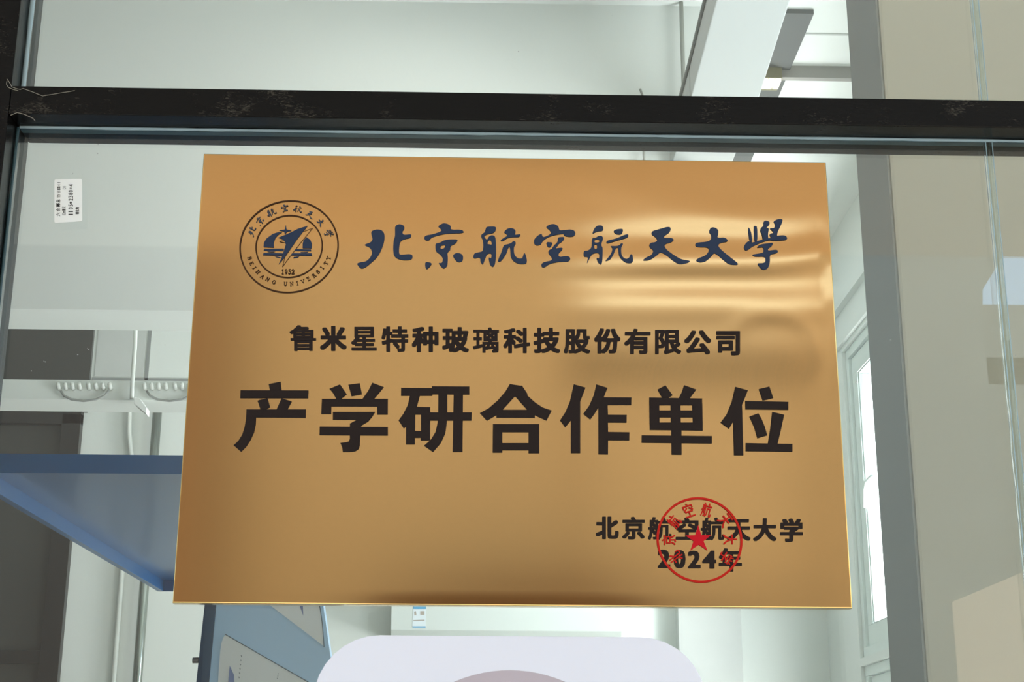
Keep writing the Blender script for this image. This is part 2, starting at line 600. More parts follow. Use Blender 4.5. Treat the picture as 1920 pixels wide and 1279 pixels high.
NX, NZ = 140, 100
bm = bmesh.new()
grid = []
for j in range(NZ + 1):
    row = []
    for i in range(NX + 1):
        x, z = -PW + .0012 + (2 * PW - .0024) * i / NX, -PH + .0012 + (2 * PH - .0024) * j / NZ
        e = min(1, min(i, NX - i) / 2, min(j, NZ - j) / 2)
        row.append(bm.verts.new((x, -sheet_h(x, z) * e, PZ + z)))
    grid.append(row)
for j in range(NZ):
    for i in range(NX):
        bm.faces.new((grid[j][i], grid[j][i + 1], grid[j + 1][i + 1], grid[j + 1][i]))
for f in bm.faces:
    f.normal_update()
    if f.normal.y > 0: f.normal_flip()
me = bpy.data.meshes.new('face_sheet')
bm.to_mesh(me)
bm.free()
for p in me.polygons: p.use_smooth = True
link('face_sheet', me, gold, plaque)
# folded return edges: rounded fold, then the side going back to the glass
rim = bmesh.new()
prof = [(.0012, 0), (.0006, .0001), (.0002, .0004), (0, .001), (0, .0135), (.003, .0145)]
prev = None
cor = [(-1, -1), (1, -1), (1, 1), (-1, 1)]
loops = []
for ins, y in prof:
    loops.append([rim.verts.new((sx * (PW - ins), y, PZ + sz * (PH - ins))) for sx, sz in cor])
for a, b in zip(loops, loops[1:]):
    for k in range(4): rim.faces.new((a[k], a[(k + 1) % 4], b[(k + 1) % 4], b[k]))
polished = mat('polished_gold_edge', (214, 176, 112), .12, 1.0, var=.02)
o = finish('folded_edge', rim, polished, plaque)

YL = -.0009


def LP(px, py):
    p = A(px, py, YL)
    return (p.x, YL, p.z)


# ---- headline, outlines in zoom coordinates (3.5556 x)
def z6(x, y): return LP(430 + x / 3.5556, 700 + y / 3.5556)
def z7(x, y): return LP(960 + x / 3.5556, 700 + y / 3.5556)


DX = 1884.44
HEAD = {
 'a': [[[(262,72),(342,56),(348,113),(270,113)]], [[(75,113),(528,114),(526,167),(72,166)]],
       [[(188,184),(200,178),(255,167),(272,226),(245,239),(206,238)]], [[(348,166),(416,188),(388,240),(315,240)]],
       [[(114,240),(510,240),(508,297),(178,294),(176,340),(165,392),(142,443),(112,490),(78,523),(28,480),(60,450),(85,410),(100,365),(110,310)]]],
 'b': [[[(667,103),(738,74),(783,140),(745,170),(712,170),(690,130)]], [[(793,76),(870,66),(884,140),(814,153)]],
       [[(953,63),(1030,92),(1000,130),(965,170),(888,170),(925,118)]],
       [[(617,170),(1057,170),(1056,275),(985,275),(985,222),(680,221),(679,272),(612,272)]],
       [[(690,257),(972,257),(952,290),(925,322),(880,348),(873,413),(870,480),(862,505),(840,520),(800,525),(756,525),(752,495),(740,464),(775,460),(795,455),(803,440),(804,335),(850,310),(690,309)]],
       [[(602,355),(1057,358),(1057,415),(601,412)]]],
 'c': [[[(1145,96),(1350,98),(1350,86),(1600,88),(1600,142),(1355,140),(1352,150),(1144,150)]],
       [[(1203,150),(1270,150),(1250,223),(1340,225),(1338,447),(1275,447),(1275,430),(1237,430),(1237,474),(1177,474),(1177,355),(1163,368),(1128,314),(1160,270),(1190,210)],
        [(1240,275),(1277,275),(1277,384),(1238,384)]],
       [[(1393,140),(1453,140),(1453,262),(1450,330),(1440,400),(1410,465),(1358,525),(1298,483),(1345,440),(1375,390),(1388,330),(1392,262)]],
       [[(1495,140),(1558,140),(1555,525),(1488,525)]], [[(1330,260),(1616,260),(1614,315),(1330,315)]]],
 'd': [[[(1870,72),(1956,85),(1942,110),(1905,152),(1822,243),(1782,278),(1717,316),(1670,265),(1730,232),(1790,180),(1840,122)]],
       [[(20+DX,152),(62+DX,90),(105+DX,150),(155+DX,195),(205+DX,228),(265+DX,248),(230+DX,315),(180+DX,293),(145+DX,275),(100+DX,242),(62+DX,200)]],
       [[(1870,72),(1956,88),(1955,130),(1905,155),(1860,110)]], [[(1950,82),(1955,88),(1990,140),(1905,155),(1880,90)]],
       [[(1782,243),(2037,243),(2037,297),(1780,296)]],
       [[(1757,338),(182+DX,338),(182+DX,533),(110+DX,533),(110+DX,513),(1820,513),(1820,529),(1755,529)], [(1820,393),(110+DX,393),(110+DX,465),(1820,465)]]],
 'e': [[[(412,73),(490,95),(478,130),(455,187),(455,532),(392,532),(392,315),(355,360),(320,314),(355,260),(385,190),(402,115)]],
       [[(562,74),(637,97),(612,160),(796,161),(795,212),(638,212),(640,276),(765,277),(764,329),(640,328),(641,391),(783,393),(782,447),(641,446),(640,541),(576,540),(575,230),(550,270),(522,308),(475,270),(515,215),(545,145)]]],
 'f': [[[(970,108),(1023,80),(1071,146),(1045,162),(1000,162)]], [[(1147,79),(1229,108),(1185,168),(1110,168),(1132,125)]],
       [[(915,161),(1268,168),(1268,213),(915,213)]], [[(916,247),(1270,247),(1270,294),(916,294)]], [[(917,328),(1272,328),(1272,382),(918,377)]],
       [[(915,200),(982,200),(984,340),(917,340)]], [[(1057,200),(1124,200),(1126,340),(1059,340)]], [[(1201,200),(1269,200),(1272,340),(1206,340)]],
       [[(865,413),(1333,418),(1333,468),(864,463)]], [[(1062,375),(1130,375),(1131,543),(1064,542)]]],
 'g': [[[(1488,90),(1573,113),(1555,160),(1534,210),(1543,546),(1480,546),(1474,325),(1447,370),(1390,328),(1430,275),(1465,190)]],
       [[(1645,105),(1716,88),(1742,165),(1672,182)]], [[(1555,184),(1843,190),(1843,243),(1556,240)]],
       [[(1583,288),(1642,266),(1665,305),(1685,355),(1702,413),(1636,433),(1615,360)]],
       [[(1735,257),(1815,276),(1795,370),(1770,475),(1705,475),(1722,370)]], [[(1558,465),(1870,471),(1870,522),(1558,519)]]],
}
headline = empty('headline', (0, 0, PZ), label='large black printed headline')
headline.parent = plaque
headline.location = (0, -.015, PH)
black = mat('etched_black_paint', (38, 27, 24), .55, var=.05, spec=.15)
for k in 'abcdefg':
    bm = bmesh.new()
    for loops_ in HEAD[k]: flat(bm, loops_, z6 if k in 'abcd' else z7)
    lay_finish('character', bm, black, headline)

# ---- calligraphic title (4.3636 x), reused small around the emblem
C1 = [  # first strip, left 660
 [[[(158,190),(195,175),(240,178),(267,210),(265,270),(240,345),(205,405),(150,455),(105,490),(75,497),(55,480),(38,453),(80,442),(115,438),(150,405),(165,370),(160,345),(145,322),(98,303),(125,290),(150,283),(168,262),(165,235),(157,215)]],
  [[(352,150),(375,133),(405,133),(430,150),(428,175),(413,190),(415,212),(430,220),(488,212),(480,245),(440,252),(410,262),(392,280),(385,330),(385,375),(400,384),(470,376),(495,385),(495,410),(480,425),(420,428),(370,415),(342,390),(336,340),(340,265),(352,235),(352,190)]]],
 [[[(700,150),(745,123),(785,130),(810,148),(805,178),(900,176),(922,205),(780,208),(720,220),(650,240),(630,268),(600,265),(590,245),(600,225),(660,215),(735,190),(725,168)]],
  [[(682,290),(720,285),(750,265),(790,257),(870,256),(850,290),(805,310),(805,345),(780,365),(785,400),(782,470),(765,490),(745,497),(725,475),(705,448),(738,452),(745,410),(720,378),(690,360),(682,335)], [(725,308),(765,302),(755,330),(725,337)]],
  [[(822,388),(850,368),(885,370),(910,390),(908,430),(885,445),(860,440),(840,418)]], [[(600,440),(655,450),(640,480),(610,505),(598,480)]]],
 [[[(1100,152),(1178,150),(1178,180),(1160,205),(1110,213),(1082,228),(1087,245),(1105,262),(1118,235),(1140,222),(1165,225),(1178,255),(1180,400),(1168,470),(1150,485),(1128,465),(1115,400),(1140,415),(1142,370),(1105,375),(1088,420),(1070,468),(1050,440),(1050,410),(1030,405),(1005,415),(990,405),(1000,370),(1040,362),(1068,355),(1075,320),(1072,265),(1055,232),(1060,215),(1085,200),(1092,175)], [(1112,272),(1130,258),(1143,280),(1142,302),(1125,296),(1108,296)]],
  [[(1240,200),(1270,168),(1310,163),(1338,180),(1338,205),(1330,220),(1383,212),(1370,238),(1310,238),(1270,245),(1235,272),(1210,268),(1240,245),(1270,230),(1265,212)]],
  [[(1240,302),(1275,297),(1305,285),(1320,270),(1338,275),(1340,295),(1325,315),(1325,370),(1340,400),(1365,415),(1395,412),(1408,362),(1425,390),(1432,430),(1428,455),(1395,460),(1355,455),(1320,435),(1298,400),(1295,350),(1290,310),(1275,335),(1265,370),(1240,410),(1215,440),(1192,440),(1200,410),(1220,370)]]],
 [[[(1583,155),(1620,133),(1660,130),(1690,150),(1697,185),(1740,180),(1790,175),(1820,185),(1830,210),(1815,232),(1780,236),(1735,228),(1735,208),(1660,220),(1600,240),(1560,270),(1545,300),(1510,308),(1488,290),(1490,255),(1520,225),(1552,207),(1560,240),(1600,228),(1632,205),(1615,178)]],
  [[(1587,278),(1645,282),(1625,322),(1600,320)]], [[(1683,240),(1738,235),(1735,260),(1700,290),(1665,300),(1685,270)]], [[(1665,290),(1700,285),(1660,338),(1630,338)]],
  [[(1632,335),(1665,330),(1725,323),(1720,345),(1690,370),(1692,402),(1750,393),(1780,398),(1788,420),(1770,440),(1700,440),(1620,455),(1575,487),(1553,485),(1548,460),(1570,442),(1635,430),(1635,405),(1605,370),(1610,345)]]],
]
C2 = [  # second strip, left 1080
 [[[(130,215),(150,165),(175,142),(215,142),(225,165),(220,188),(170,192)]],
  [[(130,243),(160,245),(180,230),(205,225),(222,240),(220,260),(210,285),(208,312),(220,322),(215,470),(180,450),(165,405),(190,415),(190,370),(160,368),(130,378),(105,425),(88,460),(95,420),(97,400),(62,400),(62,350),(100,348),(128,325)], [(152,258),(192,258),(190,282),(152,284)], [(150,298),(172,298),(172,335),(150,335)]],
  [[(305,190),(325,175),(385,168),(383,200),(365,217),(325,213)]], [[(248,268),(330,250),(400,218),(430,213),(427,240),(350,262),(250,293)]],
  [[(275,310),(345,312),(372,287),(388,292),(370,320),(370,375),(385,405),(410,418),(435,408),(445,378),(462,380),(470,435),(450,453),(410,450),(375,425),(350,390),(345,320),(325,330),(310,375),(280,425),(235,437),(260,410),(290,370),(300,325)]]],
 [[[(617,215),(620,190),(690,170),(740,155),(770,155),(777,178),(760,205),(725,225),(715,245),(785,243),(803,262),(780,280),(735,292),(722,310),(740,340),(800,385),(860,420),(937,432),(920,448),(870,460),(835,458),(790,430),(740,385),(690,360),(660,390),(600,430),(542,432),(570,405),(620,385),(635,345),(605,325),(598,300),(615,283),(650,280),(668,262),(650,235)]]],
 [[[(1092,175),(1110,157),(1140,160),(1165,180),(1165,215),(1155,245),(1220,240),(1250,273),(1175,285),(1162,310),(1190,345),(1260,400),(1343,467),(1255,465),(1210,430),(1160,385),(1130,367),(1110,395),(1060,440),(1010,448),(978,430),(1000,410),(1060,390),(1090,350),(1080,320),(990,320),(973,300),(985,283),(1085,275),(1108,250),(1105,215),(1090,200)]]],
 [[[(1380,300),(1410,268),(1440,285),(1500,265),(1560,250),(1620,240),(1650,225),(1718,222),(1733,262),(1620,268),(1580,262),(1520,280),(1450,310),(1410,342),(1385,348),(1373,325)]],
  [[(1405,153),(1430,180),(1445,280),(1420,275)]], [[(1452,150),(1465,145),(1483,152),(1485,275),(1462,285)]],
  [[(1532,115),(1550,100),(1585,112),(1582,140),(1555,160),(1580,165),(1570,215),(1575,260),(1530,265),(1520,210),(1507,190),(1510,165),(1535,145)]],
  [[(1612,112),(1650,90),(1690,90),(1690,115),(1650,195),(1645,225),(1650,245),(1600,250),(1580,210),(1620,205),(1600,180),(1582,165),(1625,165),(1630,130)]],
  [[(1478,325),(1500,300),(1560,290),(1615,283),(1605,310),(1575,330),(1568,350),(1640,340),(1655,352),(1645,370),(1585,380),(1588,440),(1575,490),(1545,507),(1515,500),(1478,452),(1530,452),(1552,440),(1550,397),(1460,400),(1437,382),(1500,372),(1535,365),(1535,320),(1500,322)]]],
]
navy = mat('etched_navy_paint', (44, 55, 78), .5, var=.05, spec=.15)
title = empty('title', label='blue calligraphic title')
title.parent = plaque
title.location = (0, -.015, PH)
CALLI = []
for n, src in enumerate((C1, C2)):
    x0 = 660 if n == 0 else 1080
    for ch in src:
        sm = [[chaikin(lp, 1 if len(lp) < 6 else 2) for lp in part] for part in ch]
        pts = [p for part in sm for lp in part for p in lp]
        CALLI.append((sm, (min(p[0] for p in pts) + max(p[0] for p in pts)) / 2, (min(p[1] for p in pts) + max(p[1] for p in pts)) / 2))
        bm = bmesh.new()
        for part in sm: flat(bm, part, lambda x, y, x0=x0: LP(x0 + x / 4.3636, 390 + y / 4.3636))
        lay_finish('character', bm, navy, title)


# ---- type set lines: built-in font glyphs fitted to their boxes, emboldened
DENSE = {'鲁': .56, '璃': .6, '星': .7, '特': .8, '航': .62, '限': .8, '股': .85, '科': .85, '年': .8, '京': .85, '空': .85, '有': .85}


def line_part(name, items, m, label=None, bold=.045, parent=None, smear=None):
    e = empty(name, label=label)
    e.parent = plaque
    e.location = (0, -.015, PH)
    for ch, x0, y0, x1, y1 in items:
        bm = bmesh.new()
        k = DENSE.get(ch, 1.0)
        b = bold * 47 / max(20, x1 - x0) * k
        put_glyph(bm, ch, lambda u, v: LP(x0 + (x1 - x0) * u, y1 + (y0 - y1) * v), b, bold * .78 * k)
        lay_finish('character', bm, m, e)
    return e


def sc(ox, oy, s, rows): return [(c, ox + a / s, oy + b / s, ox + d / s, oy + e / s) for c, a, b, d, e in rows]


company = sc(520, 590, 4.174, [('鲁', 95, 82, 303, 283), ('米', 333, 88, 543, 283), ('星', 577, 95, 778, 280), ('特', 815, 92, 1025, 290), ('种', 1052, 93, 1262, 292), ('玻', 1290, 97, 1500, 295), ('璃', 1530, 100, 1735, 297), ('科', 1768, 103, 1979, 300)])
company += sc(960, 590, 4.174, [('技', 168, 103, 378, 300), ('股', 405, 113, 613, 303), ('份', 643, 107, 850, 303), ('有', 878, 110, 1085, 307), ('限', 1120, 118, 1325, 308), ('公', 1348, 122, 1560, 310), ('司', 1598, 128, 1785, 317)])
line_part('company_line', company, black, 'middle line of small bold black characters')
issuer = sc(1090, 910, 4.2667, [('北', 115, 250, 300, 430), ('京', 327, 252, 508, 432), ('航', 533, 253, 722, 435), ('空', 755, 257, 938, 435), ('航', 955, 258, 1145, 440), ('天', 1165, 270, 1355, 443), ('大', 1375, 263, 1562, 447), ('学', 1590, 265, 1773, 453)])
line_part('issuer_line', issuer, black, 'black line of characters crossed by the seal', bold=.042)
date = sc(1090, 910, 4.2667, [('2', 610, 515, 712, 662), ('0', 738, 518, 835, 664), ('2', 852, 523, 955, 665), ('4', 968, 522, 1080, 667), ('年', 1100, 503, 1285, 690)])
line_part('date_line', date, black, 'black year under the issuer line', bold=.05)

# ---- emblem
emb = empty('emblem', label='round navy and brown university emblem')
emb.parent = plaque
emb.location = (0, -.015, PH)
brown = mat('etched_brown_paint', (66, 40, 20), .5, spec=.15)
def ze(x, y): return LP(440 + x / 6.7317, 365 + y / 6.7317)
ec = Vector(ze(687, 651))
er = (Vector(ze(1306, 651)) - Vector(ze(68, 651))).length / 2


def ring_part(name, c, r0, r1, m, parent, n=96, y=YL):
    bm = bmesh.new()
    vs = [[bm.verts.new((c.x + r * math.cos(2 * math.pi * k / n), y, c.z + r * math.sin(2 * math.pi * k / n))) for k in range(n)] for r in (r0, r1)]
    for k in range(n): bm.faces.new((vs[0][k], vs[0][(k + 1) % n], vs[1][(k + 1) % n], vs[1][k]))
    return lay_finish(name, bm, m, parent)


ring_part('ring', ec, er - .0009, er + .0008, brown, emb)
ring_part('ring', ec, er * .676 - .0008, er * .676 + .0007, brown, emb)


def stroke(bm, pts, w, place):
    for a, b in zip(pts, pts[1:]):
        a, b = Vector(a), Vector(b)
        t = (b - a).normalized() * w / 2
        n = Vector((-t.y, t.x))
        flat(bm, [[tuple(a - t * .6 + n), tuple(b + t * .6 + n), tuple(b + t * .6 - n), tuple(a - t * .6 - n)]], place)


bm = bmesh.new()
for poly in [
    [(922,392),(860,470),(790,560),(725,655),(680,720),(640,780),(553,883),(590,800),(620,710),(645,630),(630,590),(600,560),(548,543),(600,522),(700,480),(800,430)],
    [(645,378),(655,440),(722,455),(660,468),(632,505),(626,466),(555,450),(632,440)],
    [(600,475),(560,470),(480,495),(400,555),(368,610),(365,662),(495,668),(492,610),(512,550),(550,505)],
    [(905,535),(955,570),(975,620),(970,678),(858,675),(858,620),(868,580)],
    [(375,682),(620,682),(613,710),(365,705)], [(366,735),(606,740),(596,770),(355,765)], [(770,685),(962,690),(965,712),(748,708)], [(725,740),(970,740),(978,772),(705,766)],
    [(405,714),(515,718),(490,727),(430,725)], [(825,725),(930,720),(915,732),(840,733)], [(500,775),(580,790),(575,800),(530,790)], [(735,800),(750,786),(820,776),(790,795)]]:
    flat(bm, [poly], ze)
lay_finish('emblem_figure', bm, navy, emb)
bm = bmesh.new()
stroke(bm, [(875,462),(983,422),(830,610),(690,790),(603,910),(632,790),(655,740),(680,722)], 5, ze)
stroke(bm, [(565,590),(612,576)], 4, ze)
stroke(bm, [(565,590),(635,606),(575,598)], 5, ze)
lay_finish('emblem_outline', bm, brown, emb)
angs = [(218,465), (318,330), (460,225), (632,172), (795,180), (955,250), (1090,350), (1185,487)]
bm = bmesh.new()
for (cx, cy), (sm, gx, gy) in zip(angs, CALLI):
    p = Vector(ze(cx, cy)) - ec
    th = math.atan2(p.z, p.x) - math.pi / 2
    k = .0000248
    for part in sm:
        flat(bm, part, lambda x, y: (ec.x + p.x + k * ((x - gx) * math.cos(th) + (y - gy) * math.sin(th)), YL, ec.z + p.z + k * ((x - gx) * math.sin(th) - (y - gy) * math.cos(th))))
lay_finish('ring_lettering', bm, mat('etched_slate_paint', (52, 54, 66), .4), emb)


def arc(cx, cy, rx, ry, a0, a1, n=7): return [(cx + rx * math.cos(math.radians(a0 + (a1 - a0) * i / n)), cy + ry * math.sin(math.radians(a0 + (a1 - a0) * i / n))) for i in range(n + 1)]


def serif(x, y, w=.16): return [(x - w, y), (x + w, y)]


LET = {  # thin serif capitals and digits drawn as strokes in a unit box
 'B': [[(.2, 0), (.2, 1)], serif(.2, 0), serif(.2, 1), [(.2, 1), (.5, 1)] + arc(.5, .76, .25, .24, 90, -90) + [(.2, .52)], [(.5, .52)] + arc(.52, .26, .3, .26, 90, -90) + [(.2, 0)]],
 'E': [[(.2, 0), (.2, 1)], [(.05, 0), (.8, 0), (.85, .2)], [(.05, 1), (.78, 1), (.8, .82)], [(.2, .52), (.58, .52)], [(.58, .64), (.58, .4)]],
 'I': [[(.5, 0), (.5, 1)], serif(.5, 0, .22), serif(.5, 1, .22)],
 'H': [[(.2, 0), (.2, 1)], [(.8, 0), (.8, 1)], [(.2, .5), (.8, .5)], serif(.2, 0), serif(.2, 1), serif(.8, 0), serif(.8, 1)],
 'A': [[(.08, 0), (.48, 1), (.9, 0)], [(.24, .35), (.74, .35)], serif(.08, 0), serif(.9, 0)],
 'N': [[(.18, 0), (.18, 1), (.82, 0), (.82, 1)], serif(.18, 0), serif(.14, 1), serif(.82, 1)],
 'G': [arc(.5, .5, .42, .5, 50, 350, 14), [(.86, .05), (.86, .42)], serif(.84, .42, .16), [(.84, .98), (.82, .72)]],
 'U': [[(.18, 1), (.18, .3)] + arc(.5, .3, .32, .3, 180, 360) + [(.82, 1)], serif(.18, 1), serif(.82, 1)],
 'V': [[(.1, 1), (.5, 0), (.9, 1)], serif(.1, 1), serif(.9, 1)],
 'R': [[(.2, 0), (.2, 1)], serif(.2, 0), serif(.2, 1), [(.2, 1), (.5, 1)] + arc(.5, .76, .27, .25, 90, -90) + [(.2, .5)], [(.45, .5), (.85, 0), (1, 0)]],
 'S': [arc(.5, .75, .3, .25, 20, 240, 9) + arc(.5, .25, .34, .27, 60, -160, 9), [(.82, 1), (.8, .72)], [(.14, 0), (.15, .3)]],
 'T': [[(.5, 0), (.5, 1)], [(.1, .78), (.1, 1), (.9, 1), (.9, .78)], serif(.5, 0)],
 'Y': [[(.1, 1), (.5, .5), (.9, 1)], [(.5, .5), (.5, 0)], serif(.1, 1), serif(.9, 1), serif(.5, 0)],
 '1': [[(.25, .82), (.52, 1), (.52, 0)], serif(.52, 0, .24)],
 '9': [arc(.5, .68, .32, .31, -10, 350, 14), [(.82, .68)] + arc(.3, .62, .52, .62, 0, -80, 6)],
 '5': [[(.8, 1), (.32, 1), (.24, .58)] + arc(.45, .32, .36, .32, 110, -150, 9)],
 '2': [[(.15, .72)] + arc(.48, .7, .32, .29, 160, -30, 8) + [(.12, .02), (.85, .02), (.9, .2)]],
}


def put_strokes(bm, ch, c, th, w, h, t):
    co, si = math.cos(th), math.sin(th)

    def pl(x, y):
        u, v = (x - .5) * w, (y - .5) * h
        return (c.x + u * co - v * si, YL, c.z + u * si + v * co)
    for s in LET[ch]: stroke(bm, s, t, pl)


bm = bmesh.new()
ltr = [('B',188,803),('E',213,868),('I',248,925),('H',293,975),('A',350,1035),('N',415,1068),('G',495,1103),('U',640,1125),('N',720,1125),('I',790,1118),('V',862,1095),('E',932,1060),('R',1000,1020),('S',1050,972),('I',1103,922),('T',1152,865),('Y',1185,800)]
for ch, x, y in ltr:
    c = Vector(ze(x, y))
    d = c - ec
    put_strokes(bm, ch, c, math.atan2(d.z, d.x) + math.pi / 2, .0036, .0040, .17)
for i, ch in enumerate('1952'):
    c = Vector(ze(606 + i * 43, 972))
    put_strokes(bm, ch, c, 0, .0036, .0051, .2)
lay_finish('ring_lettering', bm, brown, emb)

# ---- red seal
sealp = empty('seal', label='red round seal stamp with a star')
sealp.parent = plaque
sealp.location = (0, -.015, PH)
red = mat('red_seal_ink', (204, 22, 36), .5, var=.05, spec=.1)
red2 = mat('red_seal_rim', (196, 34, 24), .5, var=.05, spec=.1)
YL = -.0012
def zs_(x, y): return LP(1090 + x / 4.2667, 910 + y / 4.2667)
sc_ = Vector(zs_(946, 435))
sr = (Vector(zs_(1290, 435)) - Vector(zs_(602, 435))).length / 2
ring_part('ring', sc_, sr - .0024, sr, red2, sealp, y=YL)
bm = bmesh.new()
st = [(935,318)]
tips = [(935,318),(1037,400),(1010,524),(873,522),(832,402)]
cx, cy = sum(t[0] for t in tips) / 5, sum(t[1] for t in tips) / 5
poly = []
for i in range(5):
    a, b = tips[i], tips[(i + 1) % 5]
    poly += [a, (cx + ((a[0] + b[0]) / 2 - cx) * .47, cy + ((a[1] + b[1]) / 2 - cy) * .47)]
flat(bm, [poly], zs_)
lay_finish('star', bm, red, sealp)
for ch, gx, gy in zip('北京航空航天大学', (755,700,742,858,1003,1150,1190,1158), (575,437,290,200,197,280,432,580)):
    bm = bmesh.new()
    c = Vector(zs_(gx, gy))
    d = c - sc_
    th = math.atan2(d.z, d.x) - math.pi / 2
    co, si = math.cos(th), math.sin(th)

    def pl(u, v):
        u, v = (u - .5) * .0108, (v - .5) * .0150
        return (c.x + u * co - v * si, YL, c.z + u * si + v * co)
    put_glyph(bm, ch, pl, .022, .015)
    lay_finish('character', bm, red2, sealp)
YL = -.0009

# =================================================================== LABEL AND BOARD ON THE GLASS
lbl = empty('paper_label', A(128, 412, G0), label='small white paper size label stuck on the glass at upper left', cat='label')


def round_rect_px(pts, r, Y, n=5):
    c3 = [A(x, y, Y) for x, y in pts]
    out = []
    for i in range(4):
        p, a, b = c3[i], c3[i - 1], c3[(i + 1) % 4]
        u, v = (a - p).normalized() * r, (b - p).normalized() * r
        for k in range(n + 1):
            t = k / n
            out.append(p + u * (1 - t) ** 2 + v * t ** 2)
    return out


bm = bmesh.new()
prism(bm, round_rect_px([(101.9, 336.5), (153.8, 335.4), (154.2, 414.8), (101.9, 418)], .0022, G0 - .0004), (0, .00035, 0))
finish('paper', bm, paper, lbl)


def vtext(items, m, nm):
    bm = bmesh.new()
    for ch, x0, y0, x1, y1, b in items:      # upright axis of the glyph points left in the picture
        put_glyph(bm, ch, lambda u, v: A(80 + (x1 + (x0 - x1) * v) / 11.63, 320 + (y1 + (y0 - y1) * u) / 11.63, G0 - .0006), b)
    lay_finish(nm, bm, m, lbl)


t1 = [('六', 292, 915, 382, 995, .02), ('合', 292, 818, 382, 888, .02), ('郭', 292, 708, 382, 795, .05), ('总', 292, 625, 382, 698, .02), ('协', 312, 515, 385, 585, 0), ('谷', 312, 428, 385, 495, 0), ('1', 318, 400, 385, 418, 0), ('国', 318, 345, 385, 390, .03), ('4', 318, 300, 385, 336, 0), ('1', 318, 258, 385, 272, 0)]
t2 = [('1', 428, 958, 500, 970, 0), ('2', 428, 925, 500, 952, 0), ('m', 445, 880, 500, 920, .03), ('厚', 425, 835, 505, 878, .02), ('双', 425, 785, 505, 828, 0), ('D', 440, 365, 505, 405, 0), (')', 435, 338, 512, 352, 0)]
t3 = []
for i, ch in enumerate('1105*2380=4'):
    y1 = 975 - i * 62.5
    if ch == '*': t3.append((ch, 585, y1 - 50, 640, y1 - 2, .08))
    elif ch == '=': t3.append((ch, 590, y1 - 44, 635, y1 - 6, 0))
    elif ch == '1': t3.append((ch, 562, y1 - 32, 662, y1 - 8, .03))
    else: t3.append((ch, 562, y1 - 52, 662, y1 - 6, .03))
t4 = [('钢', 712, 905, 795, 952, .04), ('化', 712, 852, 795, 898, .04), ('角', 712, 795, 795, 842, .04)]
vtext(t1 + t2 + t3 + t4, ink, 'lettering')

bd = empty('sign_board', A(958, 1279, G0) + Vector((0, 0, -.3)), label='white rounded board with a pale ring fixed under the gold plaque', cat='board')
bY = .006
pA, pB = A(592, 1279, bY), A(1320, 1279, bY)
x0, x1 = A(588, 1279, bY).x, A(1324, 1279, bY).x
zt = A(958, 1193, bY).z
zb = zt - .47
r = .066
pts = []
for cx, cz, a0 in ((x0 + r, zt - r, 180), (x1 - r, zt - r, 90), (x1 - r, zb + r, 0), (x0 + r, zb + r, 270)):
    for k in range(9):
        a = math.radians(a0 - 90 * k / 8)
        pts.append((cx + r * math.cos(a), bY, cz + r * math.sin(a)))
bm = bmesh.new()
prism(bm, pts, (0, .0085, 0))
finish('board_plate', bm, pvc, bd, bevel=.0008)
cR = .1435
cC = Vector(((x0 + x1) / 2, 0, A(958, 1257, bY).z - cR))
ring_part('ring', cC, cR - .0118, cR, pinkm, bd, y=bY - .0004)

# =================================================================== BLUE DISPLAY STAND
CY = CAM.y + 2.0
zl = A(170, 888, CY).z
fl, bl = AZ(-85, 886, zl), AZ(296, 1109, zl)
fx = fl.x + .0
cxr = A(400, 872, CY).x
hh = .026
t = .004
stand = empty('display_stand', (bl.x + .3, bl.y, 0), label='blue metal display stand with canopy and printed light blue panel', cat='stand')
can_pts = [Vector((fl.x, CY, 0)), Vector((cxr, CY, 0)), Vector((cxr, bl.y, 0)), Vector((bl.x, bl.y, 0))]
bm = bmesh.new()
prism(bm, [p + Vector((0, 0, zl + hh - t)) for p in can_pts], (0, 0, t))
for i in range(4):
    a, b = can_pts[i], can_pts[(i + 1) % 4]
    dr = (b - a).normalized()
    nn = Vector((-dr.y, dr.x, 0)) * (t if i != 3 else .012)
    prism(bm, [a + Vector((0, 0, zl)), b + Vector((0, 0, zl)), b + nn + Vector((0, 0, zl)), a + nn + Vector((0, 0, zl))], (0, 0, hh - t))
finish('canopy', bm, blue, stand)
# leaning printed panel under the canopy
PYp = .62
pl_ = lambda x, y, dy=0: A(360 + x / 6.857, 1120 + y / 6.857, PYp + dy)


def ext(top, bot, k):
    """carry the side line of the panel on down or up"""
    return (bot[0] + (bot[0] - top[0]) * k, bot[1] + (bot[1] - top[1]) * k)


ex = ext
L0, L1 = (160, 118), (55, 1090)
M0, M1 = (305, 118), (215, 1090)
R0, R1 = (1690, 118), (1800, 900)
bm = bmesh.new()
top = lambda a, b: (a[0] - (b[0] - a[0]) * .15, a[1] - (b[1] - a[1]) * .15)
prism(bm, [pl_(*top(M0, M1)), pl_(*top(R0, R1)), pl_(*ext(R0, R1, 1.2)), pl_(*ext(M0, M1, 1.0))], (0, .03, 0))
finish('printed_panel', bm, lblue, stand)
bm = bmesh.new()
prism(bm, [pl_(*top(L0, L1), -.004), pl_(*top(M0, M1), -.004), pl_(*ext(M0, M1, 1.0), -.004), pl_(*ext(L0, L1, 1.0), -.004)], (0, .04, 0))
finish('side_profile', bm, dblue, stand)
for poly in ([(1000,100),(1640,100),(1670,300),(1690,500),(1698,632)], [(430,482),(1500,1092),(1900,1330),(1900,1900),(300,1900),(335,1090),(345,900),(362,700),(375,600),(400,520)]):
    bm = bmesh.new()
    prism(bm, [pl_(*p, -.002) for p in poly], (0, .003, 0))
    finish('white_field', bm, mat('white_print', (244, 250, 246), .5), stand)
bm = bmesh.new()
for a, b in (((428, 478), (1495, 1092)), ((1640, 100), (1676, 340)), ((1676, 340), (1698, 640))):
    stroke(bm, [a, b], 12, lambda x, y: pl_(x, y, -.0035))
lay_finish('field_edge', bm, shadow_print, stand)
bm = bmesh.new()
